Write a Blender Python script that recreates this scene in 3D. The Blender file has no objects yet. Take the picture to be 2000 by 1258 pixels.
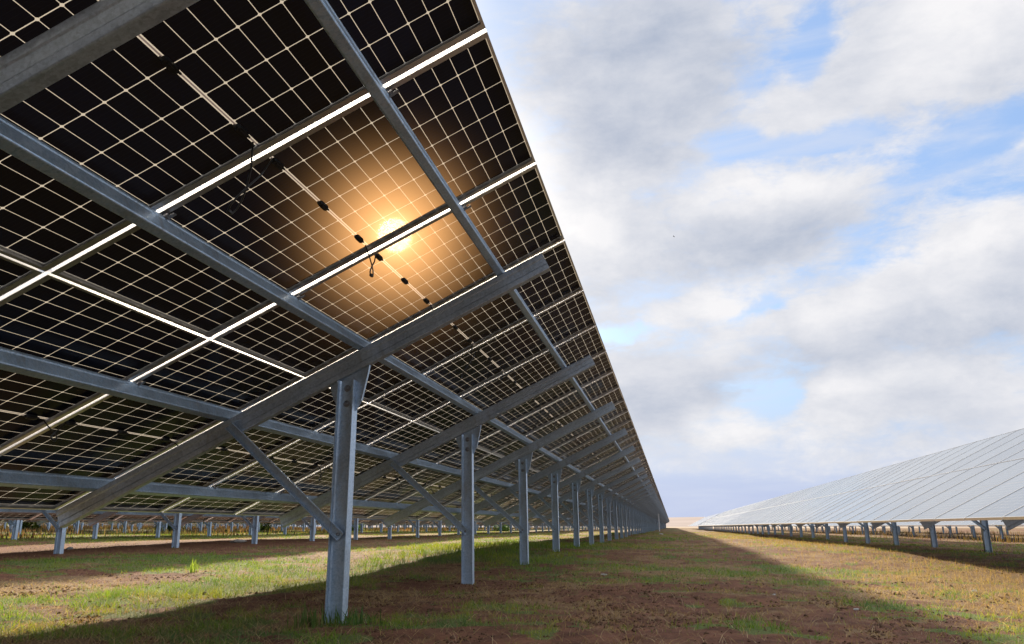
import bpy, math, random
import numpy as np
from mathutils import Vector, Matrix
random.seed(4); rng = np.random.default_rng(11)
S = bpy.context.scene
COL = S.collection
R = math.radians

# ------------------------------------------------------------------ camera
CAM = Vector((0.546, 0.0, 0.637))
YAW, PITCH, ROLL = 0.19037, 0.25658, -0.01331
fw = Vector((-math.sin(YAW)*math.cos(PITCH), math.cos(YAW)*math.cos(PITCH), math.sin(PITCH)))
r0 = Vector((math.cos(YAW), math.sin(YAW), 0)); u0 = r0.cross(fw)
rr = math.cos(ROLL)*r0 + math.sin(ROLL)*u0; uu = -math.sin(ROLL)*r0 + math.cos(ROLL)*u0
cd = bpy.data.cameras.new('camera'); cam = bpy.data.objects.new('camera', cd); COL.objects.link(cam)
M3 = Matrix((rr, uu, -fw)).transposed()
cam.matrix_world = Matrix.Translation(CAM) @ M3.to_4x4()
cd.sensor_fit = 'HORIZONTAL'; cd.sensor_width = 36; cd.lens = 36*1538/2000
cd.clip_start = 0.05; cd.clip_end = 12000
S.camera = cam

# ------------------------------------------------------------------ sun
SUN = Vector((-0.317, 0.879, 0.356)).normalized()
EL = math.asin(SUN.z); AZ = math.atan2(SUN.x, SUN.y)
sl = bpy.data.lights.new('sun', 'SUN'); sl.energy = 2.7; sl.angle = R(2.4); sl.color = (1.0, 0.84, 0.62)
so = bpy.data.objects.new('sun', sl); COL.objects.link(so)
so.rotation_euler = SUN.to_track_quat('Z', 'Y').to_euler(); so.location = (-10, 20, 14)

# ------------------------------------------------------------------ exposure
S.view_settings.view_transform = 'Standard'; S.view_settings.look = 'None'
S.view_settings.exposure = 1.9; S.view_settings.gamma = 1.0
S.cycles.max_bounces = 6; S.cycles.transparent_max_bounces = 8
S.cycles.sample_clamp_indirect = 6

# ------------------------------------------------------------------ node helpers
class NT:
    def __init__(s, tree):
        s.t = tree; s.n = tree.nodes; s.l = tree.links; s.n.clear()
    def new(s, typ, **kw):
        n = s.n.new(typ)
        for k, v in kw.items(): setattr(n, k, v)
        return n
    def put(s, sock, v):
        if isinstance(v, bpy.types.NodeSocket): s.l.new(v, sock)
        elif v is not None:
            if hasattr(sock.default_value, '__len__'):
                d = list(sock.default_value)
                if not hasattr(v, '__len__'): v = [v]*len(d)
                v = list(v) + d[len(v):]
            sock.default_value = v
    def math(s, op, a, b=None, c=None, clamp=False):
        n = s.new('ShaderNodeMath', operation=op, use_clamp=clamp)
        for i, v in enumerate((a, b, c)):
            if v is not None: s.put(n.inputs[i], v)
        return n.outputs[0]
    def vec(s, op, a, b=None, c=None, out=0):
        n = s.new('ShaderNodeVectorMath', operation=op)
        for i, v in enumerate((a, b, c)):
            if v is not None: s.put(n.inputs[i], v)
        return n.outputs[out]
    def noise(s, vec, scale, detail=4, rough=.55, dist=0, out=0):
        n = s.new('ShaderNodeTexNoise'); s.put(n.inputs['Vector'], vec)
        n.inputs['Scale'].default_value = scale; n.inputs['Detail'].default_value = detail
        n.inputs['Roughness'].default_value = rough; n.inputs['Distortion'].default_value = dist
        return n.outputs[out]
    def mapr(s, v, a, b, c=0., d=1., smooth=False):
        n = s.new('ShaderNodeMapRange', interpolation_type='SMOOTHSTEP' if smooth else 'LINEAR')
        s.put(n.inputs[0], v)
        for i, x in enumerate((a, b, c, d)): s.put(n.inputs[1+i], x)
        return n.outputs[0]
    def mix(s, f, a, b, blend='MIX'):
        n = s.new('ShaderNodeMix', data_type='RGBA', blend_type=blend)
        s.put(n.inputs[0], f); s.put(n.inputs[6], a); s.put(n.inputs[7], b)
        return n.outputs[2]
    def bsdf(s, typ, **kw):
        n = s.new(typ)
        for k, v in kw.items():
            s.put(n.inputs[k.replace('_', ' ')], v)
        return n
    def mixs(s, f, a, b):
        n = s.new('ShaderNodeMixShader'); s.put(n.inputs[0], f); s.l.new(a, n.inputs[1]); s.l.new(b, n.inputs[2]); return n.outputs[0]
    def adds(s, a, b):
        n = s.new('ShaderNodeAddShader'); s.l.new(a, n.inputs[0]); s.l.new(b, n.inputs[1]); return n.outputs[0]
def C4(r, g, b): return (r, g, b, 1)
def newmat(name):
    m = bpy.data.materials.new(name); m.use_nodes = True; return m, NT(m.node_tree)
def outm(t, sh):
    o = t.new('ShaderNodeOutputMaterial'); t.l.new(sh, o.inputs[0])

# ------------------------------------------------------------------ world: Nishita sky with broken cloud
W = bpy.data.worlds.new('World'); S.world = W; W.use_nodes = True
t = NT(W.node_tree)
sky = t.new('ShaderNodeTexSky', sky_type='NISHITA', sun_disc=False, sun_elevation=EL, sun_rotation=AZ, air_density=1.3, dust_density=1.0, ozone_density=2.0)
tc = t.new('ShaderNodeTexCoord').outputs['Generated']
sx = t.new('ShaderNodeSeparateXYZ'); t.l.new(tc, sx.inputs[0])
a_ = t.math('MULTIPLY', t.math('ARCTAN2', sx.outputs[0], sx.outputs[1]), 180/math.pi)
e_ = t.math('MULTIPLY', t.math('ARCSINE', sx.outputs[2]), 180/math.pi)
ae = t.new('ShaderNodeCombineXYZ'); t.l.new(a_, ae.inputs[0]); t.l.new(e_, ae.inputs[1]); ae = ae.outputs[0]
# domain warp so the placed masses have ragged outlines
wn = t.vec('SUBTRACT', t.noise(tc, 7.0, 5, .6, out=1), (.5, .5, .5))
aew = t.vec('MULTIPLY_ADD', wn, (9, 5, 0), ae)
def blobs(lst):
    acc = None
    for (a0, e0, sa, se, w) in lst:
        v = t.vec('MULTIPLY_ADD', aew, (1/sa, 1/se, 0), (-a0/sa, -e0/se, 0))
        n = t.vec('LENGTH', v, out=1)
        m = t.mapr(n, 0, 1.6, w, 0, True)
        acc = m if acc is None else t.math('ADD', acc, m)
    return acc
up = (0, 0, .035)
st = t.vec('MULTIPLY', tc, (1, 1, 2.0))
n1 = t.noise(st, 3.6, 11, .62, .15)
n1b = t.noise(t.vec('ADD', st, (0, 0, .06)), 3.6, 11, .62, .15)
n2 = t.noise(t.vec('MULTIPLY', tc, (1, 1, 2.6)), 11.0, 9, .66, .3)
cover = blobs([(-3, 33, 8, 5, .30), (22, 30.5, 8, 4, .34), (8, 20.3, 7.5, 3.4, .34), (-4, 21, 4, 3.5, .30), (12, 23.5, 4, 1.4, .12),
               (17, 13, 7, 2.6, .30), (11.5, 13.6, 2.5, 2.2, .18), (21, 17, 4, 1.6, .20), (3, 15, 5, 1.2, .16), (-2, 27.5, 5, 3.5, .25), (13, 28, 5, 2.2, .22),
               (-1, 9, 4, 2.4, .26), (12, 8.2, 3.6, 2.0, .30), (17.5, 8, 5, 2.5, .22), (4.5, 6.6, 3, 1.2, .18), (6, 0, 34, 2.8, -.55),
               (11.8, 25.6, 4.5, .9, -.30), (21.7, 23.9, 3, 1.2, -.30), (12.6, 31.5, 1.6, 2.2, -.22), (6.0, 26.4, 1.6, 1.2, -.22),
               (-3.3, 13.3, 2.5, .6, -.30), (7.2, 14.2, 3, .5, -.26), (7.1, 8.4, 2.0, .8, -.27), (14, 19, 3, 1, -.1)])
dens = t.math('ADD', t.math('ADD', n1, cover), t.math('MULTIPLY_ADD', n2, .62, -.30))
mask = t.mapr(dens, .34, .66, 0, 1, True)
# cloud body: bright tops and thin rims, grey bases
dark = blobs([(-2, 33, 9, 7, .75), (6.5, 18.7, 7.5, 2.4, .75), (-2.5, 27.5, 5, 3, .38), (18, 11.6, 7, 1.8, .5), (8.5, 10, 5, 1.4, .35), (13, 27.5, 5, 1.4, .22),
              (-1, 8, 4, 1.6, .2), (15, 20.5, 5, 1.6, .25),
              (24, 31.5, 7, 4, -.4), (-4, 21, 3.5, 3, -.5), (8.5, 22.8, 4, 1.2, -.5), (21, 16.8, 4, 1.3, -.5), (11.7, 14, 2, 1.6, -.25), (12, 9, 3, 1.2, -.4), (3, 15, 6, 1.6, -.35), (4.5, 7, 3, 1, -.4)])
lift = t.math('MULTIPLY', t.math('SUBTRACT', n1, n1b), 2.2)
shade = t.math('ADD', t.math('SUBTRACT', t.mapr(n1, .35, .75, .75, .25), dark), lift)
shade = t.math('ADD', shade, t.math('MULTIPLY_ADD', n2, .6, -.22))
n3 = t.noise(t.vec('MULTIPLY', tc, (1, 1, 1.6)), 5.2, 8, .62, .3)
shade = t.math('ADD', shade, t.math('MULTIPLY_ADD', n3, 1.5, -.75))
shade = t.mapr(shade, -.22, 1.15, 0, 1)
cc = t.mix(shade, C4(2.45, 2.75, 3.40), C4(5.0, 4.95, 5.05))
skyb = t.mix(.55, t.mix(1.0, sky.outputs[0], C4(.62, .78, 1.0), 'MULTIPLY'), C4(1.7, 2.9, 4.9))
# sky lightens to pale lavender near the horizon
hz = t.mapr(e_, 1, 14, .95, 0, True)
skyc = t.mix(t.math('MAXIMUM', hz, .25), skyb, C4(2.75, 3.15, 4.45))
veil = t.math('MULTIPLY', t.mapr(t.noise(t.vec('MULTIPLY', tc, (1, 1, 6)), 3.4, 8, .6, .6), .38, .68, 0, 1, True), .62)
skyc = t.mix(veil, skyc, C4(3.75, 4.05, 4.75))
col = t.mix(mask, skyc, cc)
# cloud thinner and much brighter round the sun
dsun = t.vec('DOT_PRODUCT', tc, tuple(SUN), out=1)
glow = t.mapr(dsun, .965, 1.0, 0, 1, True)
col = t.mix(t.math('MULTIPLY', glow, .8), col, C4(8.5, 8.0, 7.4))
# bright cloud overhead and left, as the white slots show; overhead raised further to lift shade
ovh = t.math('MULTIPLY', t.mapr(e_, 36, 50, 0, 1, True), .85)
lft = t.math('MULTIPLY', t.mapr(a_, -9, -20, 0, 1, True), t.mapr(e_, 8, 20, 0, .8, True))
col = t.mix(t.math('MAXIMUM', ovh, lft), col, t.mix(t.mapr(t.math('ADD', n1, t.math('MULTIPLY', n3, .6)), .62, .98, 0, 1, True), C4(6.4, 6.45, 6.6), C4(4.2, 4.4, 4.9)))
# the rest of the sky, outside this view: made bright at right and behind, to light shaded ground and steel
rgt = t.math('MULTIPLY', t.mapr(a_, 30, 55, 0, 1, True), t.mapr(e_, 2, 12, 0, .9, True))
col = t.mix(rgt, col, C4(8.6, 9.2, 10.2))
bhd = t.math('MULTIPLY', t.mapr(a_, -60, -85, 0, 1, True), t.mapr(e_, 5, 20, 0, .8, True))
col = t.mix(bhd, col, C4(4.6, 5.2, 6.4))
# low sky behind the camera: darkened patch added to dim the post webs
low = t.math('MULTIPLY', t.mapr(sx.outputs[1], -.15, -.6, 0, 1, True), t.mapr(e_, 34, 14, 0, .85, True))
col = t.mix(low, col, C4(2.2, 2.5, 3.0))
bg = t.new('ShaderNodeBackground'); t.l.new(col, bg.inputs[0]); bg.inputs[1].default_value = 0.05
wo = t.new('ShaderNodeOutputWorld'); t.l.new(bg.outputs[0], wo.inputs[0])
W.cycles.sampling_method = 'MANUAL'; W.cycles.sample_map_resolution = 1024

# ------------------------------------------------------------------ site constants (metres)
TH = 0.43829            # tilt of the tables
MP = 1.058; MWD = 1.034 # module pitch along the row, module width
ML = 1.796; MG = 1.806  # module length, pitch up the slope
HT = 2.339              # height of the top edge of the nearest row
YS = 2.370              # y of module seam 0
SP = 2.824; YP = 4.257  # frame spacing, y of the frame in front of the camera
XP = -1.252             # post line relative to the top edge
PITCHX = 6.95

def ground_h(x, y):
    x = np.asarray(x, float); y = np.asarray(y, float)
    z = .2 - 1.8*np.tanh(x/100.)
    z = z - .085*np.exp(-(np.clip(y, 0, None)/9.)**2) + .05*np.clip((y-9)/5., 0, 1)*np.clip(1-(y-14)/200, 0, 1)
    z = z + .02*np.sin(x*.9+y*.23) + .015*np.sin(y*.55-x*.4)
    return z

# ------------------------------------------------------------------ value noise
_P = rng.random((256, 256))
def vnoise(x, y):
    xi = np.floor(x).astype(int); yi = np.floor(y).astype(int)
    fx = x-xi; fy = y-yi; fx = fx*fx*(3-2*fx); fy = fy*fy*(3-2*fy)
    a = _P[xi & 255, yi & 255]; b = _P[(xi+1) & 255, yi & 255]; c = _P[xi & 255, (yi+1) & 255]; d = _P[(xi+1) & 255, (yi+1) & 255]
    return (a*(1-fx)+b*fx)*(1-fy)+(c*(1-fx)+d*fx)*fy
def fbm(x, y, s, o=4):
    v = 0; amp = .5; tot = 0
    for i in range(o):
        v = v + amp*vnoise(x*s+17*i, y*s+31*i); tot += amp; amp *= .5; s *= 2.03
    return v/tot
def sst(a, b, v):
    q = np.clip((v-a)/(b-a), 0, 1); return q*q*(3-2*q)
def gb(x, y, x0, y0, sx, sy): return np.exp(-((x-x0)/sx)**2-((y-y0)/sy)**2)
def patch(x, y, o):
    return fbm(x+o, y*.85+o*1.7, .6, 3)*.34 + fbm(x+2*o+5, y+o, 2.1, 3)*.42 + fbm(x+o, y+3*o, 8.5, 2)*.32
def green_cover(x, y):
    b = .20*gb(x, y, -2.6, 13.5, 1.5, 4.5) + .19*gb(x, y, -3.3, 5.9, .9, 1.8) + .08*gb(x, y, -2.0, 3.5, .7, .6) + .08*gb(x, y, -1.0, 4.4, .4, .6)
    b += .12*gb(x, y, -6.8, 9., 2.2, 1.6) + .06*gb(x, y, -.4, 4.6, .6, 1.0) - .05*gb(x, y, .9, 4.6, .9, 1.0) - .30*gb(x, y, -9.4, 13.5, 2.2, 7) + .03*gb(x, y, 1.3, 8, .5, 2)
    b -= .05*sst(.5, 3.5, x) + .04*gb(x, y, -1.8, 5.6, .6, .8)
    b += .08*sst(-11.5, -13.5, x)
    return sst(.54, .615, patch(x, y, 13)+b)
def dry_cover(x, y):
    b = .06*gb(x, y, 3.3, 10, 1.1, 9) + .08*sst(5, 18, y)*gb(x, y, 3.2, y, 1.1, 1) + .05*gb(x, y, -3.6, 8, 2, 5) + .07*gb(x, y, .5, 9.3, .8, .9) + .05*gb(x, y, 2.5, 5, .8, 1.5)
    b -= .07*gb(x, y, .8, 4.8, .9, .9) + .20*gb(x, y, -9.4, 13.5, 2.0, 7) + .05*gb(x, y, 1.3, 13, .6, 5) + .04*gb(x, y, -1.7, 5.6, .7, 1)
    b += .04*sst(12, 30, y)
    return sst(.49, .62, patch(x, y, 71)+b)

# ------------------------------------------------------------------ mesh helpers
def mesh_np(name, V, F, mat=None, smooth=False):
    """V (n,3), F (m,k) all with the same k"""
    me = bpy.data.meshes.new(name); V = np.asarray(V, np.float32); F = np.asarray(F, np.int32)
    me.vertices.add(len(V)); me.vertices.foreach_set('co', V.ravel())
    k = F.shape[1]; me.loops.add(F.size); me.loops.foreach_set('vertex_index', F.ravel())
    me.polygons.add(len(F)); me.polygons.foreach_set('loop_start', np.arange(0, F.size, k, dtype=np.int32))
    me.polygons.foreach_set('loop_total', np.full(len(F), k, np.int32))
    if smooth: me.polygons.foreach_set('use_smooth', np.ones(len(F), bool))
    me.update(calc_edges=True)
    if mat: me.materials.append(mat)
    return me
class MB:
    def __init__(s): s.v = []; s.f = []
    def add(s, vs, fs):
        o = len(s.v); s.v += [tuple(v) for v in vs]; s.f += [tuple(i+o for i in f) for f in fs]; return s
    def box(s, x0, x1, y0, y1, z0, z1):
        vs = [(x, y, z) for x in (x0, x1) for y in (y0, y1) for z in (z0, z1)]
        return s.add(vs, [(0, 1, 3, 2), (4, 6, 7, 5), (0, 4, 5, 1), (2, 3, 7, 6), (0, 2, 6, 4), (1, 5, 7, 3)])
    def extrude(s, poly, fn, a, b):
        """poly: closed 2D outline; fn(p, q, w) -> xyz, swept from w=a to w=b"""
        n = len(poly)
        vs = [fn(p, q, a) for p, q in poly] + [fn(p, q, b) for p, q in poly]
        fs = [(i, (i+1) % n, n+(i+1) % n, n+i) for i in range(n)]
        s.add(vs, fs)
        h = n//2   # the outline is a thin strip: cap with quads between its two sides
        o = len(s.v)-2*n
        for base, rev in ((0, True), (n, False)):
            for i in range(h-1):
                q = (i, i+1, n-2-i, n-1-i); q = tuple(o+base+j for j in q)
                s.f.append(q[::-1] if rev else q)
        return s
    def tube(s, pts, r, seg=6):
        pts = [Vector(p) for p in pts]; rings = []
        for i, p in enumerate(pts):
            d = (pts[min(i+1, len(pts)-1)]-pts[max(i-1, 0)]).normalized()
            a = d.orthogonal().normalized(); 
            if rings: a = (prev - prev.dot(d)*d).normalized()
            prev = a; b = d.cross(a); rr_ = r[i] if isinstance(r, (list, tuple)) else r
            rings.append([p + rr_*(math.cos(k*2*math.pi/seg)*a+math.sin(k*2*math.pi/seg)*b) for k in range(seg)])
        vs = [v for g in rings for v in g]; fs = []
        for i in range(len(rings)-1):
            for k in range(seg):
                fs.append((i*seg+k, i*seg+(k+1) % seg, (i+1)*seg+(k+1) % seg, (i+1)*seg+k))
        fs.append(tuple(range(seg))[::-1]); fs.append(tuple((len(rings)-1)*seg+k for k in range(seg)))
        return s.add(vs, fs)
    def mesh(s, name, mat, smooth=False):
        me = bpy.data.meshes.new(name); me.from_pydata(s.v, [], s.f); me.materials.append(mat)
        me.validate(); me.update()
        if smooth:
            for p in me.polygons: p.use_smooth = True
        return me
def strip(path, th, rad=.006, seg=3):
    """thin-walled section: rounded open path -> closed outline of wall thickness th"""
    P = [Vector(p) for p in path]; out = [P[0]]
    for i in range(1, len(P)-1):
        a = (P[i-1]-P[i]).normalized(); b = (P[i+1]-P[i]).normalized()
        ang = math.acos(max(-1, min(1, a.dot(b)))); dd = rad/math.tan(ang/2)
        p1 = P[i]+a*dd; p2 = P[i]+b*dd
        c = P[i]+(a+b).normalized()*(rad/math.sin(ang/2))
        v1 = p1-c; v2 = p2-c
        for k in range(seg+1):
            f = k/seg; v = (v1*(1-f)+v2*f).normalized()*rad; out.append(c+v)
    out.append(P[-1]); L = []; Rr = []
    for i, p in enumerate(out):
        d = (out[min(i+1, len(out)-1)]-out[max(i-1, 0)]).normalized(); n = Vector((-d.y, d.x))*th/2
        L.append((p.x+n.x, p.y+n.y)); Rr.append((p.x-n.x, p.y-n.y))
    return L+Rr[::-1]
def link(name, me, parent=None, loc=(0, 0, 0), rot=(0, 0, 0)):
    o = bpy.data.objects.new(name, me); COL.objects.link(o); o.parent = parent; o.location = loc; o.rotation_euler = rot; return o
def tag(o, label=None, cat=None, group=None, kind=None):
    if label: o['label'] = label
    if cat: o['category'] = cat
    if group: o['group'] = group
    if kind: o['kind'] = kind
    return o

# ------------------------------------------------------------------ materials
def mat_galv(name, tint=(.36, .41, .47), dirt=0.0):
    m, t = newmat(name)
    oc = t.new('ShaderNodeTexCoord').outputs['Object']
    vo = t.new('ShaderNodeTexVoronoi'); t.put(vo.inputs['Vector'], oc); vo.inputs['Scale'].default_value = 120
    sp = t.new('ShaderNodeSeparateColor'); t.l.new(vo.outputs['Color'], sp.inputs[0])
    n = t.noise(oc, 6, 6, .65, .6); n2 = t.noise(oc, 260, 3, .6); n4 = t.noise(oc, 62, 5, .75, .3)
    c = t.mix(t.mapr(n, .35, .68), C4(*[v*.78 for v in tint]), C4(*[min(1, v*1.25) for v in tint]))
    c = t.mix(t.mapr(n4, .34, .66, 0, .7), c, C4(*[v*.55 for v in tint]))
    c = t.mix(t.math('MULTIPLY', sp.outputs[0], .65), c, C4(.58, .66, .76))
    c = t.mix(t.mapr(n2, .55, .75, 0, .35), c, C4(.20, .22, .24))
    # white-rust tide marks and handling stains
    n3 = t.noise(t.vec('MULTIPLY', oc, (1, 1, .5)), 3.1, 5, .7, 1.2)
    c = t.mix(t.mapr(n3, .60, .66, 0, .45), c, C4(.30, .30, .29))
    ro = t.math('ADD', t.mapr(n, .3, .7, .28, .42), t.mapr(n4, .3, .7, 0, .16))
    b = t.bsdf('ShaderNodeBsdfPrincipled', Base_Color=c, Metallic=.66, Roughness=ro)
    bp = t.new('ShaderNodeBump'); bp.inputs['Strength'].default_value = .12; bp.inputs['Distance'].default_value = .002
    t.l.new(n2, bp.inputs['Height']); t.l.new(bp.outputs[0], b.inputs['Normal'])
    outm(t, b.outputs[0]); return m
M_post = mat_galv('galvanised_post', (.46, .60, .76))
M_raft = mat_galv('galvanised_rafter', (.48, .56, .66))
M_purl = mat_galv('galvanised_purlin', (.43, .59, .76))
def mat_simple(name, col, rough, metal=0.):
    m, t = newmat(name); oc = t.new('ShaderNodeTexCoord').outputs['Object']
    n = t.noise(oc, 30, 4)
    c = t.mix(n, C4(*[v*.8 for v in col]), C4(*[min(1, v*1.2) for v in col]))
    b = t.bsdf('ShaderNodeBsdfPrincipled', Base_Color=c, Metallic=metal, Roughness=rough); outm(t, b.outputs[0]); return m
M_alu = mat_simple('anodised_aluminium', (.68, .68, .69), .32, .90)
M_blk = mat_simple('black_plastic', (.012, .012, .013), .42)
M_bolt = mat_simple('zinc_bolt', (.30, .30, .31), .4, .8)

def mat_panel():
    m, t = newmat('solar_cells')
    uv = t.new('ShaderNodeUVMap'); uv.uv_map = 'UVMap'
    s = t.new('ShaderNodeSeparateXYZ'); t.l.new(uv.outputs[0], s.inputs[0]); u, v = s.outputs[0], s.outputs[1]
    cw, ch = .1695, .0735
    fu = t.math('FRACT', t.math('DIVIDE', t.math('SUBTRACT', u, .0085), cw))
    du = t.math('MULTIPLY', t.math('SUBTRACT', .5, t.math('ABSOLUTE', t.math('SUBTRACT', fu, .5))), cw)
    vm = t.math('ABSOLUTE', t.math('SUBTRACT', v, ML/2))
    fv = t.math('FRACT', t.math('DIVIDE', t.math('SUBTRACT', vm, .006), ch))
    dv = t.math('MULTIPLY', t.math('SUBTRACT', .5, t.math('ABSOLUTE', t.math('SUBTRACT', fv, .5))), ch)
    l1 = t.math('LESS_THAN', du, .0016); l2 = t.math('LESS_THAN', dv, .0011)
    l3 = t.math('LESS_THAN', t.math('ADD', du, dv), .0078)
    e1 = t.math('LESS_THAN', u, .0095); e2 = t.math('GREATER_THAN', u, 1.0245)
    e3 = t.math('GREATER_THAN', vm, .006+ch*12); e4 = t.math('LESS_THAN', vm, .0072)
    ln = l1
    for q in (l2, l3, e1, e2, e3, e4): ln = t.math('MAXIMUM', ln, q)
    core = t.math('LESS_THAN', vm, .0030)      # ribbon down the middle of the centre gap
    # faint busbars
    bb = t.math('LESS_THAN', t.math('ABSOLUTE', t.math('SUBTRACT', t.math('FRACT', t.math('DIVIDE', u, cw/9)), .5)), .045)
    oc = t.new('ShaderNodeTexCoord').outputs['Object']
    oi = t.new('ShaderNodeObjectInfo')
    cellid = t.new('ShaderNodeCombineXYZ')
    t.l.new(t.math('FLOOR', t.math('DIVIDE', u, cw)), cellid.inputs[0]); t.l.new(t.math('FLOOR', t.math('DIVIDE', vm, ch)), cellid.inputs[1]); t.l.new(oi.outputs['Random'], cellid.inputs[2])
    wn = t.new('ShaderNodeTexWhiteNoise'); t.l.new(cellid.outputs[0], wn.inputs[0])
    cell = t.mix(wn.outputs[0], C4(.0015, .0060, .0200), C4(.0030, .0100, .0320))
    cell = t.mix(t.math('MULTIPLY', bb, .16), cell, C4(.030, .040, .065))
    dust_sheen = t.noise(oc, 2.3, 4, .6)
    linec = t.mix(core, C4(.47, .42, .34), C4(.14, .11, .10))
    rough = t.mapr(dust_sheen, .3, .7, .10, .22)
    cb = t.bsdf('ShaderNodeBsdfPrincipled', Base_Color=cell, Roughness=rough, IOR=1.13)   # matt anti-reflective rear
    cbf = t.bsdf('ShaderNodeBsdfPrincipled', Base_Color=cell, Roughness=rough, IOR=1.38)
    tr = t.bsdf('ShaderNodeBsdfTranslucent', Color=linec)
    df = t.bsdf('ShaderNodeBsdfPrincipled', Base_Color=linec, Roughness=rough, IOR=1.5)
    gap = t.mixs(.45, tr.outputs[0], df.outputs[0])
    base = t.mixs(ln, cb.outputs[0], gap); basef = t.mixs(ln, cbf.outputs[0], gap)
    # dusty film on the sky side only, blue-white to stand in for reflected sky
    geo = t.new('ShaderNodeNewGeometry'); back = geo.outputs['Backfacing']
    dd = t.bsdf('ShaderNodeBsdfDiffuse', Color=C4(.46, .52, .60))
    front = t.mixs(t.math('ADD', t.mapr(dust_sheen, .3, .7, .20, .30), t.math('MULTIPLY', oi.outputs['Random'], .07)), basef, dd.outputs[0])
    # bifacial glass: forward scattering of the sun through the laminate
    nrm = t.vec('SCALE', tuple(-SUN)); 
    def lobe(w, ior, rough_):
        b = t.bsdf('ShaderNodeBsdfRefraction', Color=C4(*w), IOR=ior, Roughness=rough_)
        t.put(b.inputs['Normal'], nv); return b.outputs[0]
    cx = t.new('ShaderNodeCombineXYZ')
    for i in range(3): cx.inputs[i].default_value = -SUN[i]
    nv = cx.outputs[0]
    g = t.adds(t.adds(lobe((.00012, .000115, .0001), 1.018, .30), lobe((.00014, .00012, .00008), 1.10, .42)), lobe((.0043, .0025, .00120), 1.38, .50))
    scat = t.adds(base, g)
    outm(t, t.mixs(back, front, scat)); return m
M_pan = mat_panel()

# ------------------------------------------------------------------ table components (local x = up the slope, y = along the row, z = panel normal)
def panel_sheet(n0=0, ks=((0, 0),), name='solar_panel'):
    """ks: (k, m) list: column k, tier m (0 upper, 1 lower); one quad each, 4 mm glass on the frame's lip"""
    V = []; F = []; U = []
    for (k, mm) in ks:
        x1 = .008-mm*MG; x0 = x1-ML; y0 = k*MP-.026; y1 = y0+MWD; b = len(V)
        V += [(x0, y0, -.004), (x1, y0, -.004), (x1, y1, -.004), (x0, y1, -.004)]
        F.append((b, b+1, b+2, b+3)); U += [(0, 0), (0, ML), (MWD, ML), (MWD, 0)]
    me = mesh_np(name, V, F, M_pan); uvl = me.uv_layers.new(name='UVMap')
    uvl.data.foreach_set('uv', np.array(U, np.float32).ravel()); return me
def frame_mb(mb, k, mm, detail=True):
    x1 = .008-mm*MG; x0 = x1-ML; y0 = k*MP-.026; y1 = y0+MWD; T = .0022; FL = .028; D = .030
    for (ya, s) in ((y0, 1), (y1, -1)):           # long sides: wall, bottom flange, top lip
        a, b = sorted((ya, ya+s*T)); mb.box(x0, x1, a, b, -D, .001)
        a, b = sorted((ya+s*T, ya+s*FL)); mb.box(x0, x1, a, b, -D, -D+T)
        a, b = sorted((ya+s*T, ya+s*.009)); mb.box(x0, x1, a, b, -.0015, .001)
    for (xa, s) in ((x0, 1), (x1, -1)):
        a, b = sorted((xa, xa+s*T)); mb.box(a, b, y0+T, y1-T, -D+T, .0005)
        a, b = sorted((xa+s*.0002, xa+s*.011)); mb.box(a, b, y0+FL, y1-FL, -D+.0002, -D+T)
        a, b = sorted((xa+s*T, xa+s*.009)); mb.box(a, b, y0+.009, y1-.009, -.0015, .0005)
ME_sheet = panel_sheet()
_f = MB(); frame_mb(_f, 0, 0); ME_frame = _f.mesh('module_frame', M_alu)
# junction box: low tapered housing with rounded ends, a lid rib and two cable glands
_j = MB()
def prism(mb, outl, z0, z1, sc=1.0):
    n = len(outl); cxx = sum(p[0] for p in outl)/n; cyy = sum(p[1] for p in outl)/n
    vs = [(x, y, z0) for x, y in outl]+[(cxx+(x-cxx)*sc, cyy+(y-cyy)*sc, z1) for x, y in outl]
    mb.add(vs, [(i, (i+1) % n, n+(i+1) % n, n+i) for i in range(n)]+[tuple(range(n))[::-1], tuple(range(n, 2*n))])
prism(_j, [(-.017, -.038), (-.008, -.052), (.008, -.052), (.017, -.038), (.017, .038), (.008, .052), (-.008, .052), (-.017, .038)], -.006, -.022, .86)
prism(_j, [(-.006, -.030), (.006, -.030), (.006, .030), (-.006, .030)], -.0222, -.026, .9)
_j.tube([(0.004, .045, -.013), (.004, .062, -.014)], .006, 8); _j.tube([(-.004, -.045, -.013), (-.004, -.062, -.014)], .006, 8)
_j.v = [(a*.74, b*.74, c*.85) for a, b, c in _j.v]
ME_jb = _j.mesh('junction_box', M_blk)
PURL_S = (-.400, -1.322, -2.235, -3.150)
PD = .080; PW = .046; FRD = .030
def purlin_me(y0, y1):
    """right-facing C section whose top hangs right under the module frames"""
    z1 = -FRD-.0025; z0 = z1-PD
    path = [(-PW+.0, z1-.014), (-PW, z1-.0015), (-.0015, z1-.0015), (-.0015, z1-.016), (-.005, z1-.019), (-.005, z0+.0015), (-PW, z0+.0015), (-PW, z0+.014)]
    pl = strip(path, .003, .006, 4)
    return MB().extrude(pl, lambda p, q, w: (p, w, q), y0, y1).mesh('purlin', M_purl, False)
RZ1 = -FRD-.0025-PD-.001; RD = .108; RW = .046
def rafter_me():
    z1 = RZ1; z0 = z1-RD; a = -RW/2
    path = [(a+RW, z1-.012), (a+RW, z1-.0015), (a+.0015, z1-.0015), (a+.0015, z1-.030), (a+.005, z1-.036), (a+.005, z0+.036), (a+.0015, z0+.030), (a+.0015, z0+.0015), (a+RW, z0+.0015), (a+RW, z0+.012)]
    pl = strip(path, .0035, .0045)
    return MB().extrude(pl, lambda p, q, w: (w, p, q), -3.445, -.155).mesh('rafter', M_raft, False)
ME_raft = rafter_me()
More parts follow.
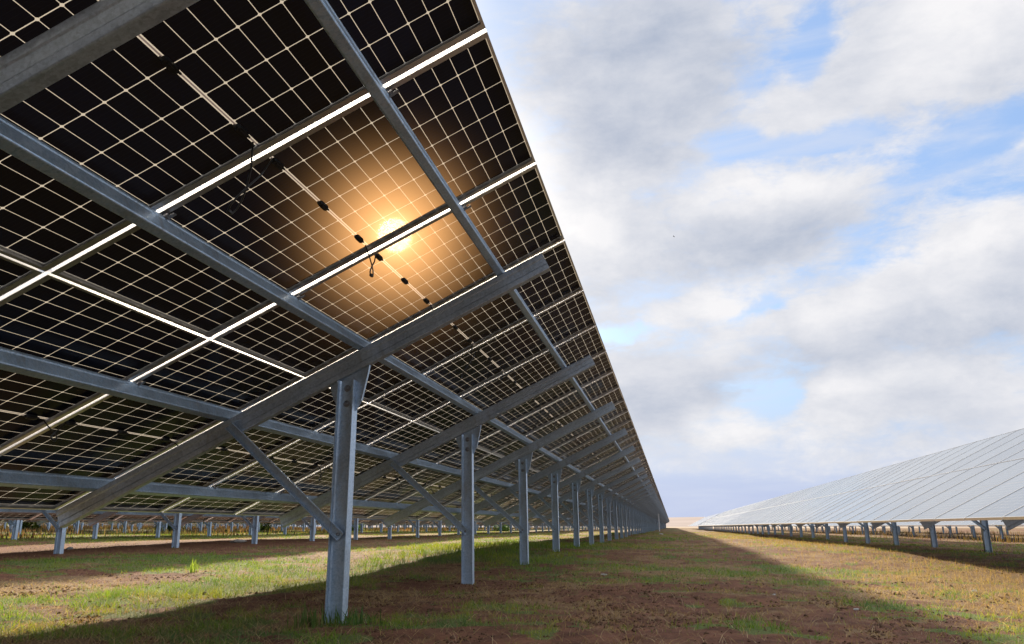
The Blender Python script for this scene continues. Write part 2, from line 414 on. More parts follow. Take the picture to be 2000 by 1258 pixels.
# post: rolled H section, web facing down the row; local origin at the cut top
def post_me():
    mb = MB(); h = .050; d = .039; tt = .0060; zb = -1.95
    for sx_ in (-1, 1):
        a, b = sorted((sx_*h, sx_*(h-tt))); mb.box(a, b, -d, d, zb, 0)
    mb.box(-h+tt, h-tt, -.003, .003, zb, -.0008)
    # root fillets that catch the light
    for sx_ in (-1, 1):
        for sy_ in (-1, 1):
            x = sx_*(h-tt); mb.add([(x, sy_*.003, zb), (x-sx_*.008, sy_*.003, zb), (x, sy_*.011, zb), (x, sy_*.003, -.001), (x-sx_*.008, sy_*.003, -.001), (x, sy_*.011, -.001)], [(1, 2, 5, 4)])
    return mb.mesh('post', M_post)
ME_post = post_me()
def dome(mb, c, r, h, seg=10, ax=-1):
    """hex-ish bolt head + dome facing -y"""
    c = Vector(c)
    rings = []
    for (rr_, hh) in ((r, 0), (r, h*.45), (r*.8, h*.8), (r*.35, h)):
        rings.append([(c.x+rr_*math.cos(k*2*math.pi/seg), c.y+ax*hh, c.z+rr_*math.sin(k*2*math.pi/seg)) for k in range(seg)])
    vs = [v for g in rings for v in g]
    fs = [(i*seg+k, i*seg+(k+1) % seg, (i+1)*seg+(k+1) % seg, (i+1)*seg+k) for i in range(3) for k in range(seg)]+[tuple(3*seg+k for k in range(seg))]
    mb.add(vs, fs)
def bolts_me(z): 
    mb = MB(); dome(mb, (0, -.003, z), .013, .012); dome(mb, (0, -.0029, z), .020, .003, 16); return mb.mesh('bolt', M_bolt, True)
ME_bolt1 = bolts_me(-.045); ME_bolt2 = bolts_me(-.135)
def plate_me(xr, y=.0065):
    """head plate behind the post web: top edge follows the rafter, sides taper down, folded rim"""
    ct = math.tan(TH); top = lambda x: .020 + (x+.052)*ct + .004
    o = [(-.108, top(-.108)), (.128, top(.128)), (.120, top(.128)-.06), (.085, -.120), (.058, -.175), (-.046, -.175), (-.085, -.105), (-.108, top(-.108)-.035)]
    mb = MB(); n = len(o)
    vs = [(x, y, z) for x, z in o]+[(x, y+.006, z) for x, z in o]
    mb.add(vs, [tuple(range(n)), tuple(range(n, 2*n))[::-1]]+[(i, n+i, n+(i+1) % n, (i+1) % n) for i in range(n)])
    # folded rim on the right edge
    for (x0, z0), (x1, z1) in ((o[1], o[2]), (o[2], o[3])):
        mb.add([(x0+.0005, y-.014, z0), (x1+.0005, y-.014, z1), (x1+.0005, y+.006, z1), (x0+.0005, y+.006, z0), (x0+.005, y-.014, z0), (x1+.005, y-.014, z1), (x1+.005, y+.006, z1), (x0+.005, y+.006, z0)],
               [(0, 1, 2, 3), (7, 6, 5, 4), (0, 4, 5, 1), (3, 2, 6, 7), (0, 3, 7, 4), (1, 5, 6, 2)])
    return mb.mesh('head_plate', M_post)
ME_plate = plate_me(0)
# brace: open C channel from the rafter down to the post; local origin at the post end
BR0 = Vector((-1.262+.0, 0, .625)); 
def brace_me():
    a = Vector((.020, 0, 0)); b = Vector((-.705, 0, .640)); d = (b-a).normalized(); n = Vector((-d.z, 0, d.x))
    pl = strip([(-.0245, -.026), (-.0245, 0), (.0245, 0), (.0245, -.026)], .003, .005)
    mb = MB().extrude(pl, lambda p, q, w: tuple(a+d*w+n*p+Vector((0, q-.006, 0))), 0, (b-a).length)
    return mb.mesh('brace', M_post)
ME_brace = brace_me()
ME_bb = MB(); dome(ME_bb, (0, -.009, .012), .010, .010); ME_bb = ME_bb.mesh('bolt', M_bolt, True)

# ------------------------------------------------------------------ a table
def P_slope(s, dn, th): return Vector((s*math.cos(th)+dn*math.sin(th), 0, s*math.sin(th)-dn*math.cos(th)))
def build_array(label, row, k0, k1, yoff, dz, th=TH, n_indiv=100, frames=True, jboxes=0, braces=True, rafters=True, plates=8, cables=0, purl=True, cut_frames=True, group='rows of solar panels across the field', near_k=0, xoff=None):
    X = -PITCHX*row if xoff is None else xoff
    # frame (post) indices inside k range
    ya = YS+yoff+k0*MP; yb = YS+yoff+k1*MP
    root = bpy.data.objects.new('solar_array', None); COL.objects.link(root)
    bx = X+XP; by = ya+1; O = Vector((bx, by, float(ground_h(bx, by)))); root.location = O
    root.empty_display_size = .3
    tag(root, label, 'solar array', group)
    TOP = Vector((X, 0, HT+dz)); rot = (0, -th, 0)
    rel = lambda v: Vector(v)-O
    # panels: the ones nearest the camera individually
    cand = []
    for k in range(k0, k1):
        for mm in (0, 1):
            yc = YS+yoff+(k+.5)*MP; c = TOP+P_slope(-mm*MG-ML/2, 0, th)+Vector((0, yc, 0))
            cand.append(((c-CAM).length + (1000 if yc < -1.5 else 0), k, mm))
    cand.sort(); ind = cand[:n_indiv]; rest = cand[n_indiv:]
    for i, (dd, k, mm) in enumerate(ind):
        loc = rel(TOP+P_slope(-mm*MG, 0, th)+Vector((0, YS+yoff+k*MP, 0)))
        jit = random.Random(k*7+mm*3+row*101)
        o = link('solar_panel', ME_sheet, root, loc, (R(jit.uniform(-.10, .10)), -th+R(jit.uniform(-.07, .07)), 0))
        if frames: link('frame', ME_frame, o)
        if i < jboxes:
            for yy in (.125, .525, .925): link('junction_box', ME_jb, o, (.008-ML/2, yy-.04, 0))
    if rest:
        me = panel_sheet(ks=[(k, mm) for _, k, mm in rest], name='solar_panels')
        o = link('solar_panels', me, root, rel(TOP+Vector((0, YS+yoff, 0))), rot); o['kind'] = 'stuff'
        if cut_frames:
            fb = MB()
            for _, k, mm in rest:
                x1 = .008-mm*MG; x0 = x1-ML; y0 = k*MP-.026; y1 = y0+MWD
                fb.box(x0, x1, y0, y0+.028, -.030, .001); fb.box(x0, x1, y1-.028, y1, -.030, .001)
                fb.box(x0, x0+.012, y0+.028, y1-.028, -.0295, .0005); fb.box(x1-.012, x1, y0+.028, y1-.028, -.0295, .0005)
            o2 = link('frames', fb.mesh('frames', M_alu), o); o2['kind'] = 'stuff'
    if purl:
        for s in PURL_S:
            link('purlin', purlin_me(ya+.1, yb-.1), root, rel(TOP+P_slope(s, 0, th)), rot)
    # frames: post, rafter, brace
    j = math.ceil((ya+.4-(YP+yoff))/SP)
    posts = []
    while YP+yoff+j*SP < yb-.3:
        posts.append(YP+yoff+j*SP); j += 1
    for i, y in enumerate(posts[:100]):
        s_at = XP/math.cos(th)
        ztop = (TOP + P_slope(0, 0, th)).z + XP*math.tan(th) - (-(RZ1-RD))/math.cos(th) - .026
        pw = Vector((X+XP, y, ztop))
        rp = random.Random(int(y*31)+row*57); p = link('post', ME_post, root, rel(pw), (R(rp.gauss(0, .25)), R(rp.gauss(0, .35)), R(rp.gauss(0, 1.2))))
        near = (pw-CAM).length
        if near < 24: 
            link('bolt', ME_bolt1, p); link('bolt', ME_bolt2, p)
        if near < 60: link('head_plate', ME_plate, p)
        if rafters: link('rafter', ME_raft, root, rel(TOP+Vector((0, y, 0))), rot)
        if braces:
            b = link('brace', ME_brace, root, rel((X-1.262, y-.024, ztop-.875 + .0)))
            if near < 16: link('bolt', ME_bb, b)
    if cables:
        make_cables(root, rel, TOP, th, yoff, cables)
    return root
M_cab = M_blk
def make_cables(root, rel, TOP, th, yoff, kmax):
    r_ = random.Random(7)
    for mm in (0, 1):
        for k in range(-2, kmax):
            ys = YS+yoff+k*MP-.026
            ya = ys+.925+.06; yb = ys+MP+.125-.06; x = .008-mm*MG-ML/2
            big = mm == 0 and k in (-1, 2, 5); sag = r_.uniform(.16, .19) if big else r_.uniform(.05, .14); side = -.20 if big else r_.choice((-1, 1))*r_.uniform(.02, .10); pts = []
            N = 12
            for i in range(N+1):
                f = i/N; yy = ya+(yb-ya)*f + .05*math.sin(f*2*math.pi); b = math.sin(math.pi*f)
                pts.append((x+side*b, yy, -.014-sag*b**.7))
            mb = MB().tube(pts, .0034, 6)
            c = link('cable', mb.mesh('cable', M_cab, True), root, rel(TOP), (0, -th, 0))
            i = 6; m2 = MB(); a, b = Vector(pts[5]), Vector(pts[7])
            m2.tube([a, a+(b-a)*.1, a+(b-a)*.45, a+(b-a)*.5, a+(b-a)*.9, b], [.004, .0075, .0075, .009, .007, .004], 8)
            link('connector', m2.mesh('connector', M_blk, True), c)

# nearest row, reaching from over the camera to the far end of the field
A0 = build_array('nearest solar row seen from below, tall posts in the foreground', 0, -5, 255, 0, 0, jboxes=64, cables=22)
def dzr(n): return float(ground_h(XP-PITCHX*n, 60)-ground_h(XP, 60))
# right of the aisle, seen from its glass side
A1 = build_array('solar row right of the grass aisle showing its pale glass side', -1, -4, 93, 2.115, -.0595, th=.4599, jboxes=0, xoff=6.9275)
A2 = build_array('short far solar section beyond the gap at the end of the right row', -1, 96, 150, 2.115, -.0595, th=.4599, n_indiv=100, frames=False, xoff=6.9275, braces=False, rafters=False)
B1 = build_array('second solar row to the right, only posts showing under the glass row', -2, 2, 110, 1.0, dzr(-2), n_indiv=0, frames=False, rafters=False)
names_left = ['solar row directly behind the nearest one, short posts with slanting braces', 'third solar row from the front on the left', 'fourth solar row from the front on the left',
              'fifth solar row from the front on the left', 'sixth solar row from the front on the left', 'seventh solar row from the front on the left', 'eighth solar row from the front on the left',
              'ninth solar row from the front on the left', 'tenth solar row from the front on the left', 'rearmost solar row on the left skyline']
for n in range(1, 11):
    yo = 3.319 if n == 1 else (3.319+[0, 0, 1.1, .4, 1.9, .9, 2.3, .2, 1.4, .7, 2.0][n])
    kst = int(max(-2, PITCHX*n*.62/MP-6)); L = 230 if n < 6 else 190
    build_array(names_left[n-1], n, kst, min(kst+L, 235), yo, dzr(n), n_indiv=100 if n < 3 else 0, frames=n < 2, braces=n < 6, rafters=n < 4, jboxes=12 if n == 1 else 0, cut_frames=n < 5, purl=n < 6)
B2 = build_array('third solar row to the right, dark posts far under the glass row', -3, 8, 110, 2.4, dzr(-3), n_indiv=0, frames=False, rafters=False, braces=False, purl=False)

# clamps where the module seams sit on the purlins of the nearest row
cm = MB(); cm.box(-.030, .006, -.016, .016, -.044, -.0365); cm.tube([(-.012, 0, -.052), (-.012, 0, -.030)], .006, 6)
cm.box(.002, .026, -.0085, .0085, -.0480, -.0445); 
cmm = cm.mesh('clamp', M_bolt); 
for s in PURL_S:
    for k in range(-1, 18):
        link('clamp', cmm, A0, Vector((0, YS+k*MP, HT))+P_slope(s+.012, 0, TH)-A0.location, (0, -TH, 0))

# ------------------------------------------------------------------ ground sheet
def axis(lo, hi, a, b, step, grow, far):
    c = list(np.arange(a, b+1e-6, step)); s = step
    x = c[-1]
    while x < hi: s = min(s*grow, far); x += s; c.append(x)
    s = step; x = c[0]; pre = []
    while x > lo: s = min(s*grow, far); x -= s; pre.append(x)
    return np.array(pre[::-1]+c)
xs = axis(-4000, 4000, -6, 4.5, .045, 1.045, 400); ys = axis(-1500, 6000, 2.6, 9, .045, 1.03, 400)
GX, GY = np.meshgrid(xs, ys, indexing='ij'); x = GX.ravel(); y = GY.ravel()
z = ground_h(x, y)
nearw = np.exp(-np.clip(y-8, 0, None)/18)*np.exp(-np.clip(np.abs(x+1)-7, 0, None)/10)
g = green_cover(x, y); d = dry_cover(x, y)
rough_h = (fbm(x, y, 1.3, 3)-.5)*.05 + (fbm(x+7, y+3, 6, 3)-.5)*.022*(1-.6*g) + (vnoise(x*23, y*23)-.5)*.010*(1-.7*g)
z = z + rough_h*nearw
nx, ny = len(xs), len(ys); I = np.arange(nx*ny).reshape(nx, ny)
F = np.stack([I[:-1, :-1].ravel(), I[1:, :-1].ravel(), I[1:, 1:].ravel(), I[:-1, 1:].ravel()], 1)
m, t = newmat('field_soil')
at = t.new('ShaderNodeAttribute'); at.attribute_name = 'cover'
sc = t.new('ShaderNodeSeparateColor'); t.l.new(at.outputs['Color'], sc.inputs[0])
oc = t.new('ShaderNodeTexCoord').outputs['Object']
nf = t.noise(oc, 22, 5, .7); nm = t.noise(oc, 5, 5, .65); nl = t.noise(oc, .5, 5, .65, .4); nff = t.noise(t.vec('MULTIPLY', oc, (1, .6, 1)), 90, 3, .7)
soil = t.mix(t.mapr(nm, .3, .7), C4(.075, .032, .019), C4(.200, .090, .050))
soil = t.mix(t.mapr(nf, .5, .75, 0, .6), soil, C4(.035, .019, .014))
redder = t.math('MULTIPLY', sc.outputs[2], .75)
soil = t.mix(redder, soil, t.mix(nf, C4(.12, .050, .026), C4(.21, .098, .055)))
straw = t.mix(nff, C4(.14, .088, .048), C4(.31, .215, .11))
grn = t.mix(t.mapr(nff, .3, .7), C4(.045, .075, .018), C4(.14, .19, .05))
fd = t.math('ADD', sc.outputs[1], t.math('MULTIPLY_ADD', nf, 2.0, -1.1)); fd = t.mapr(fd, .2, 1.0, 0, .7, True)
fg = t.math('ADD', sc.outputs[0], t.math('MULTIPLY_ADD', nf, 1.8, -1.0)); fg = t.mapr(fg, .3, .8, 0, .85, True)
c = t.mix(fd, soil, straw); c = t.mix(fg, c, grn)
# distance: land use beyond the array
far = t.mapr(t.vec('LENGTH', oc, out=1), 250, 420, 0, 1, True)
c = t.mix(far, c, t.mix(nl, C4(.30, .23, .16), C4(.42, .34, .26)))
b = t.bsdf('ShaderNodeBsdfPrincipled', Base_Color=c, Roughness=.95); b.inputs['Specular IOR Level'].default_value = .15
bp = t.new('ShaderNodeBump'); bp.inputs['Strength'].default_value = .7; bp.inputs['Distance'].default_value = .02
t.l.new(t.math('ADD', nf, t.math('MULTIPLY', nff, .5)), bp.inputs['Height']); t.l.new(bp.outputs[0], b.inputs['Normal'])
outm(t, b.outputs[0])
gm = mesh_np('ground', np.stack([x, y, z], 1), F, m, True)
ca = gm.color_attributes.new('cover', 'FLOAT_COLOR', 'POINT')
red = np.clip(gb(x, y, -9.6, 13.5, 2.6, 12)+.9*gb(x, y, -13.5, 20, 4, 16), 0, 1)
ca.data.foreach_set('color', np.stack([g, d, red, np.ones_like(g)], 1).astype(np.float32).ravel())
tag(link('ground', gm), kind='structure')

# ------------------------------------------------------------------ far hills
hm = []; hf = []
na = 160
mh, t = newmat('hazed_hill_field'); oc = t.new('ShaderNodeTexCoord').outputs['Object']
nn = t.noise(t.vec('MULTIPLY', oc, (1, 1, 30)), .004, 5, .6)
b = t.bsdf('ShaderNodeBsdfDiffuse', Color=t.mix(nn, C4(.30, .25, .22), C4(.48, .41, .37))); outm(t, b.outputs[0])  # pale dry field colour with the distance haze mixed into it
for i in range(na+1):
    a = R(-75+150*i/na)
    for jx, (rd, hh) in enumerate(((1300, -2), (1500, 6), (1900, 16+5*math.sin(i*.11)+3*math.sin(i*.31+1)), (2600, 14))):
        hm.append((rd*math.sin(a), rd*math.cos(a), hh))
for i in range(na):
    for jx in range(3):
        q = i*4+jx; hf.append((q, q+4, q+5, q+1))
me = bpy.data.meshes.new('hills'); me.from_pydata(hm, [], hf); me.materials.append(mh); 
for p in me.polygons: p.use_smooth = True
tag(link('hills', me), kind='structure')

# ------------------------------------------------------------------ grass (blades, one uncountable mass each for green and dry)
def ground_local(xx, yy):
    z = ground_h(xx, yy); nw = np.exp(-np.clip(yy-8, 0, None)/18)*np.exp(-np.clip(np.abs(xx+1)-7, 0, None)/10)
    return z + ((fbm(xx, yy, 1.3, 3)-.5)*.05)*nw
def blades(name, px, py, h, w, lean, colr, label):
    n = len(px); pz = ground_local(px, py)-.006
    az = rng.random(n)*2*np.pi; dx, dy = np.cos(az), np.sin(az)
    la = rng.random(n)*2*np.pi; lx = np.cos(la)*lean*h; ly = np.sin(la)*lean*h
    hz_ = h*np.sqrt(np.clip(1-lean**2*.8, .05, 1))
    V = np.zeros((n, 5, 3), np.float32)
    for i, (f, ww) in enumerate(((0, 1), (0, -1), (.5, -.8), (.5, .8), (1, 0))):
        V[:, i, 0] = px+dx*w*ww/2+lx*f**1.6; V[:, i, 1] = py+dy*w*ww/2+ly*f**1.6; V[:, i, 2] = pz+hz_*(f if f < 1 else 1)
    V[:, 2:4, 2] += (hz_*.08)[:, None]
    b = (np.arange(n)*5)[:, None]
    T = np.concatenate([b+np.array([[0, 1, 2]]), b+np.array([[0, 2, 3]]), b+np.array([[3, 2, 4]])], 0)
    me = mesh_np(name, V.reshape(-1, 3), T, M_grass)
    ca = me.color_attributes.new('tint', 'FLOAT_COLOR', 'POINT')
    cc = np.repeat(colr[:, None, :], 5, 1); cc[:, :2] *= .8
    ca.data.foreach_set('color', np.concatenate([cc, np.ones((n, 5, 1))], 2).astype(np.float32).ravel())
    return tag(link(name, me), label, 'grass', kind='stuff')
M_grass, t = newmat('grass_blade')
at = t.new('ShaderNodeAttribute'); at.attribute_name = 'tint'
b1 = t.bsdf('ShaderNodeBsdfPrincipled', Base_Color=at.outputs['Color'], Roughness=.6); b1.inputs['Specular IOR Level'].default_value = .25
b2 = t.bsdf('ShaderNodeBsdfTranslucent', Color=t.mix(1.0, at.outputs['Color'], C4(1.9, 1.8, .8), 'MULTIPLY'))
outm(t, t.mixs(.42, b1.outputs[0], b2.outputs[0]))
def sample(n, y0=2.7, y1=60):
    uu_ = rng.random(n); yy = y0*(y1/y0)**(uu_**.8)
    lo = -1.15*yy-2.0; hi = .5*yy+1.6; lo = np.maximum(lo, -26); hi = np.minimum(hi, 9)
    return lo+(hi-lo)*rng.random(n), yy
# green
xx, yy = sample(620000); gc = green_cover(xx, yy); cl = vnoise(xx*16, yy*16)*vnoise(xx*5+3, yy*5)*2.2; keep = rng.random(len(xx)) < gc*np.clip(cl, .1, 1)+.010; xx, yy, gc = xx[keep], yy[keep], gc[keep]
tall = .9*gb(xx, yy, -2.6, 13.5, 1.6, 5)+.35*gb(xx, yy, -3.0, 5.6, 1., 1.2)
h = (.020+.040*rng.random(len(xx))**1.3+.13*tall*rng.random(len(xx)))*(.6+.6*gc); w = (.0022+.0016*rng.random(len(xx)))*np.clip(yy/6, 1, 5)
mixn = fbm(xx+200, yy, 1.1, 3)[:, None]; q = rng.random((len(xx), 1))
colr = np.array([.055, .125, .020])*(1-q)+np.array([.20, .28, .036])*q
colr = colr*(1-sst(.5, .7, mixn)*.6)+np.array([.26, .25, .045])*sst(.5, .7, mixn)*.6
blu = sst(.62, .7, fbm(xx+300, yy+60, 2.2, 2)[:, None])
colr = colr*(1-blu*.6)+np.array([.06, .12, .07])*blu*.6
blades('grass', xx, yy, h, w, .35+.5*rng.random(len(xx)), colr, 'short green grass in scattered patches over the brown soil')
# dry
xx, yy = sample(520000); dc = dry_cover(xx, yy); cl = vnoise(xx*14+9, yy*14)*2-.2; keep = rng.random(len(xx)) < dc*np.clip(cl, .1, .9)+.03; xx, yy, dc = xx[keep], yy[keep], dc[keep]
edge = gb(xx, yy, 3.3, yy, 1.0, 1)*sst(3, 8, yy)
h = .015+.045*rng.random(len(xx))**1.5+.05*edge*rng.random(len(xx)); w = (.0016+.0014*rng.random(len(xx)))*np.clip(yy/8, 1, 4)
q = rng.random((len(xx), 1)); colr = np.array([.13, .080, .042])*(1-q)+np.array([.38, .27, .14])*q
gold = edge[:, None]*.4; colr = colr*(1-gold)+np.array([.27, .21, .10])*gold
lean = .88+.12*rng.random(len(xx)); lean = np.where(rng.random(len(xx)) < edge*.22+.06, .4*rng.random(len(xx)), lean)
blades('dry_grass', xx, yy, h*1.3, w, lean, colr, 'dry straw coloured grass lying flat and thicker along the aisle edge')
# loose straws and clods
n = 90000; yy = 2.7*(22/2.7)**rng.random(n); xx = (-1.15*yy-2)+(1.65*yy+3.6)*rng.random(n); xx = np.clip(xx, -16, 9)
dcl = dry_cover(xx, yy); k_ = rng.random(n) < .25+.6*dcl; xx, yy = xx[k_], yy[k_]
q = rng.random((len(xx), 1)); colr = np.array([.20, .13, .075])*(1-q)+np.array([.52, .42, .27])*q
blades('dry_grass', xx, yy, .03+.09*rng.random(len(xx))**1.5, .0014+.0018*rng.random(len(xx)), .97+.03*rng.random(len(xx)), colr, 'loose bleached straws lying across the bare soil')
n = 70000; yy = 2.7*(16/2.7)**rng.random(n); xx = (-1.1*yy-1.5)+(1.6*yy+3)*rng.random(n); xx = np.clip(xx, -14, 8)
k_ = rng.random(n) < .12+.9*(1-green_cover(xx, yy))*sst(.42, .62, fbm(xx+33, yy, 1.9, 3)); xx, yy = xx[k_], yy[k_]; n = len(xx)
r_ = .003+.013*rng.random(n)**5*np.clip(8/yy, .35, 1)+.003*rng.random(n); oct_ = np.array([(1, 0, 0), (0, 1, 0), (-1, 0, 0), (0, -1, 0), (0, 0, .8), (0, 0, -.6)])
V = oct_[None]*(1+.5*(rng.random((n, 6, 1))-.5))*r_[:, None, None]; a = rng.random(n)*6.28; cs, sn = np.cos(a)[:, None], np.sin(a)[:, None]
V = np.stack([V[..., 0]*cs-V[..., 1]*sn+xx[:, None], V[..., 0]*sn+V[..., 1]*cs+yy[:, None], V[..., 2]+ground_local(xx, yy)[:, None]], 2)
T = np.array([(0, 1, 4), (1, 2, 4), (2, 3, 4), (3, 0, 4), (1, 0, 5), (2, 1, 5), (3, 2, 5), (0, 3, 5)])
F = (np.arange(n)*6)[:, None, None]+T[None]
M_clod, t = newmat('soil_clod'); oc = t.new('ShaderNodeTexCoord').outputs['Object']; nn_ = t.noise(oc, 9, 3)
b = t.bsdf('ShaderNodeBsdfDiffuse', Color=t.mix(nn_, C4(.045, .024, .016), C4(.17, .10, .065))); outm(t, b.outputs[0])
tag(link('soil_clods', mesh_np('soil_clods', V.reshape(-1, 3), F.reshape(-1, 3), M_clod)), 'crumbly brown soil clods scattered over the bare earth', 'soil', kind='stuff')
# tall weeds on the far side of the field, one mass
n = 150000; xx = -16-64*rng.random(n); yy = 14+110*rng.random(n)**1.2; k_ = rng.random(n) < .15+.85*sst(.42, .55, fbm(xx, yy, .22, 3))+sst(-55, -66, xx); xx, yy = xx[k_], yy[k_]
q = rng.random((len(xx), 1)); s_ = sst(.45, .6, fbm(xx+9, yy, .3, 2))[:, None]
colr = (np.array([.09, .05, .03])*(1-q)+np.array([.19, .115, .07])*q)*(1-s_*.6)+np.array([.045, .07, .022])*s_*.6*(.5+q)
blades('tall_weeds', xx, yy, (.08+.22*rng.random(len(xx))**2)*(1+2.2*sst(-45, -66, xx))*(.5+.8*fbm(xx, yy, .6, 3)), .014+.02*rng.random(len(xx)), .3*rng.random(len(xx)), colr, 'brown and green tall weeds between the far rows of posts')
n = 16000; xx = 9+22*rng.random(n); yy = 14+60*rng.random(n); k_ = rng.random(n) < sst(.45, .6, fbm(xx, yy, .25, 3)); xx, yy = xx[k_], yy[k_]
q = rng.random((len(xx), 1)); colr = np.array([.06, .045, .025])*(1-q)+np.array([.15, .10, .055])*q
blades('tall_weeds', xx, yy, .06+.28*rng.random(len(xx))**2, .012+.014*rng.random(len(xx)), .3*rng.random(len(xx)), colr, 'brown tall weeds under the panels on the right')

# ------------------------------------------------------------------ small things
def gz(x, y): return float(ground_local(np.array([x]), np.array([y]))[0])
M_stone = mat_simple('pale_stone', (.33, .31, .28), .9)
M_dark = mat_simple('dark_clod', (.03, .02, .015), .9)
def stone(x, y, r, label, m=None, flat=.5, cat='stone', name='stone'):
    rg = random.Random(int(x*100+y*10)); vs = []; fs = []; ns, nr = 9, 5
    for i in range(nr):
        ph = math.pi*i/(nr-1)
        for k in range(ns):
            a = 2*math.pi*k/ns; q = r*(1+.35*(rg.random()-.5)); vs.append((q*math.sin(ph)*math.cos(a)*1.3, q*math.sin(ph)*math.sin(a), q*math.cos(ph)*flat))
    for i in range(nr-1):
        for k in range(ns): fs.append((i*ns+k, (i+1)*ns+k, (i+1)*ns+(k+1) % ns, i*ns+(k+1) % ns))
    me = bpy.data.meshes.new(name); me.from_pydata(vs, [], fs); me.materials.append(m or M_stone)
    o = link(name, me, None, (x, y, gz(x, y)+r*flat*.45), (0, 0, rg.random()*6)); tag(o, label, cat, 'loose stones on the field')
stone(-.15, 8.3, .034, 'flat pale stone in the aisle between second post and camera', flat=.3)
stone(1.6, 5.3, .015, 'small white stone on bare soil at the lower right')
stone(1.25, 6.3, .016, 'tiny white stone on the brown aisle soil left of the larger one')
stone(2.95, 7.4, .025, 'pale stone in the dry grass near the right edge')
stone(-8.9, 16.6, .14, 'wide pale stone in sunlit soil beyond the braced posts', flat=.35)
stone(-3.15, 6.05, .022, 'small black clod in the bright grass left of the big post', M_dark, .8, 'clod', 'clod')
stone(.0, 43, .12, 'white stone far down the aisle beside the post line', flat=.5)
stone(-9.5, 12.2, .05, 'light clod on the red soil behind the leftmost post', flat=.6)
# a tall single tuft and dead stalks
def tuft(x, y, n, hh, colr_, label, spread=.03, lean=.5, name='grass_tuft'):
    px = x+spread*rng.standard_normal(n); py = y+spread*rng.standard_normal(n); h = hh*(.5+.5*rng.random(n))
    pz = gz(x, y)-.01; mb_v = np.zeros((n, 5, 3)); az = rng.random(n)*6.28; la = rng.random(n)*6.28; le = lean*rng.random(n)
    for i, (f, ww) in enumerate(((0, 1), (0, -1), (.5, -.8), (.5, .8), (1, 0))):
        mb_v[:, i, 0] = px-x+np.cos(az)*.004*ww+np.cos(la)*le*h*f**1.7; mb_v[:, i, 1] = py-y+np.sin(az)*.004*ww+np.sin(la)*le*h*f**1.7; mb_v[:, i, 2] = h*f*(1-.3*le)
    b = (np.arange(n)*5)[:, None]; T = np.concatenate([b+np.array([[0, 1, 2]]), b+np.array([[0, 2, 3]]), b+np.array([[3, 2, 4]])], 0)
    me = mesh_np(name, mb_v.reshape(-1, 3), T, M_grass); ca = me.color_attributes.new('tint', 'FLOAT_COLOR', 'POINT')
    cc = np.array(colr_)[None, :]*(.7+.6*rng.random((n, 1))); ca.data.foreach_set('color', np.concatenate([np.repeat(cc, 5, 0), np.ones((n*5, 1))], 1).astype(np.float32).ravel())
    tag(link(name, me, None, (x, y, pz)), label, 'plant')
tuft(-4.45, 7.9, 26, .17, (.20, .28, .05), 'tall bright green tuft standing alone in the sunlit grass', .02)
tuft(-3.55, 3.9, 40, .12, (.30, .24, .07), 'yellowish tuft at the left edge of the picture', .07, .9)
tuft(-1.12, 4.15, 60, .13, (.07, .13, .04), 'dark green tuft against the foot of the foreground post', .07, .8)
tuft(-1.36, 4.15, 50, .15, (.08, .13, .035), 'green blades growing up the left flange of the foreground post', .05, .5)
def bush(x, y, r, colr_, label, n=900):
    z0 = gz(x, y); V = []; F = []
    p = rng.standard_normal((n, 3)); p /= np.linalg.norm(p, axis=1)[:, None]; p *= (rng.random((n, 1))**.4)
    p = p*np.array([r, r, r*.75]); p[:, 2] = np.abs(p[:, 2]+r*.3); lump = 1+.4*np.sin(p[:, :1]*9/r*.5)*np.cos(p[:, 1:2]*7/r*.5); p *= lump
    az = rng.random(n)*6.28; el = rng.random(n)*2-1; s_ = r*.11
    a = np.stack([np.cos(az), np.sin(az), el], 1)*s_; b = np.stack([-np.sin(az), np.cos(az), .6*el[::-1]], 1)*s_*.45
    V = np.stack([p-a, p+b, p+a, p-b], 1).reshape(-1, 3); F = np.arange(n*4).reshape(n, 4)
    root = bpy.data.objects.new('bush', None); COL.objects.link(root); root.location = (x, y, z0); root.empty_display_size = .1; tag(root, label, 'bush', 'bushes among the far posts')
    me = mesh_np('foliage', V, F, M_grass); ca = me.color_attributes.new('tint', 'FLOAT_COLOR', 'POINT')
    cc = np.array(colr_)[None, :]*(.5+1.0*rng.random((n, 1))); ca.data.foreach_set('color', np.concatenate([np.repeat(cc, 4, 0), np.ones((n*4, 1))], 1).astype(np.float32).ravel())
    link('foliage', me, root)
    mb = MB()
    for q in range(6):
        a = q*1.05; mb.tube([(0, 0, -.05), (.25*r*math.cos(a), .25*r*math.sin(a), r*.5), (.6*r*math.cos(a+.3), .6*r*math.sin(a+.3), r*.95)], [r*.05, r*.03, r*.01], 5)
    link('stem', mb.mesh('stem', M_dark), root)
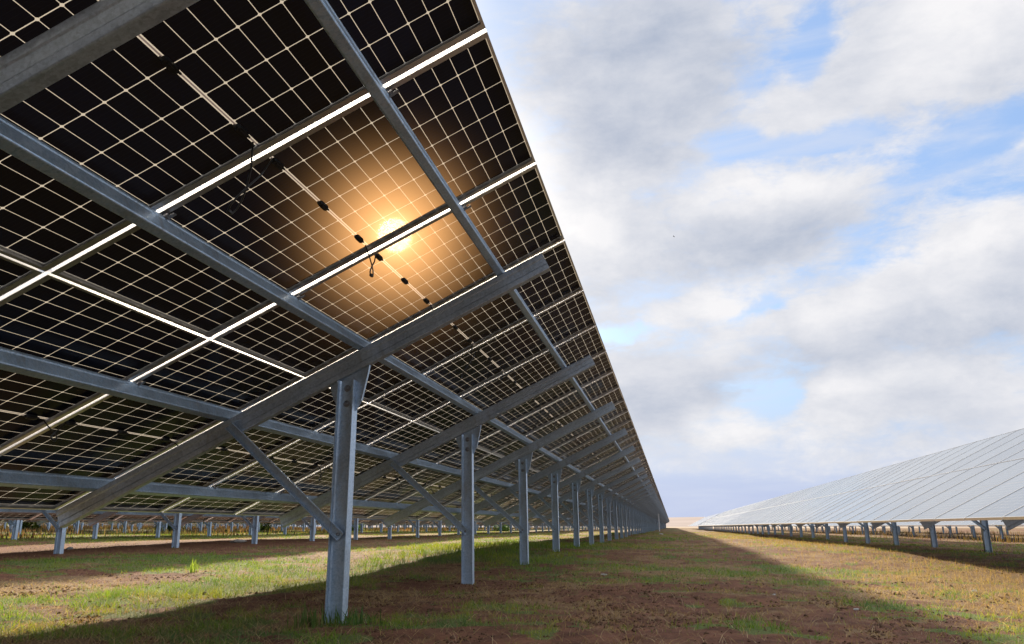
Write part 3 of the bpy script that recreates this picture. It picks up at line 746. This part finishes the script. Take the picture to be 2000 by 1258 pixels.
bl = [(-18.6, 47, .75, (.10, .17, .03), 'round light green bush seen between the second and third posts'),
      (-29, 44, .8, (.05, .10, .03), 'dark green bush right behind the foreground post'),
      (-24, 46, .6, (.08, .13, .04), 'low green bush between the foreground post and the second post'),
      (-38, 43, .9, (.09, .13, .03), 'olive bush behind the braced posts at left centre'),
      (-44, 36, .8, (.12, .14, .04), 'yellow green bush between far posts at the left'),
      (-12, 60, .7, (.08, .15, .03), 'small bright bush far off between the fourth and fifth posts'),
      (21, 34, .9, (.13, .10, .04), 'brownish bush under the panels at the right edge')]
for q in bl: bush(*q)

# white marker post at the end of the near part of the post line
mk = MB(); mk.box(-.04, .04, -.03, .03, -.2, 1.5); mk.box(-.06, .06, -.05, .05, 1.5, 1.54)
M_white = mat_simple('white_paint', (.75, .76, .78), .5)
o = link('marker_post', mk.mesh('marker_post', M_white), None, (-.55, 75, gz(-.55, 75))); tag(o, 'thin white marker post far along the nearest row of posts', 'marker post')
# a bird, far up between the clouds
bd = MB()
bd.tube([(0, -.20, 0), (0, -.14, .01), (0, 0, .02), (0, .12, .01), (0, .18, .015), (0, .24, 0)], [.015, .04, .06, .04, .035, .006], 8)
for s_ in (-1, 1):
    w_ = [(0, .08, .02), (s_*.25, .10, .09), (s_*.55, -.02, .02), (s_*.25, -.05, .085), (0, -.08, .02)]
    bd.add([(a, b, c) for a, b, c in w_]+[(a, b, c+.012) for a, b, c in w_], [(0, 1, 2, 3, 4), (9, 8, 7, 6, 5)]+[(i, 5+i, 5+(i+1) % 5, (i+1) % 5) for i in range(5)])
bd.add([(-.05, -.30, 0), (.05, -.30, 0), (0, -.14, .01), (0, -.14, .02)], [(0, 1, 2), (0, 3, 1), (0, 2, 3), (1, 3, 2)])
px_, py_ = 1316, 462
dv = (fw + rr*((px_-1000)/1538) - uu*((py_-629)/1538)).normalized()
o = link('bird', bd.mesh('bird', mat_simple('dark_feathers', (.03, .03, .035), .8)), None, CAM+dv*200, (.1, .2, 1.2)); tag(o, 'tiny dark bird gliding in front of the big grey cloud', 'bird')
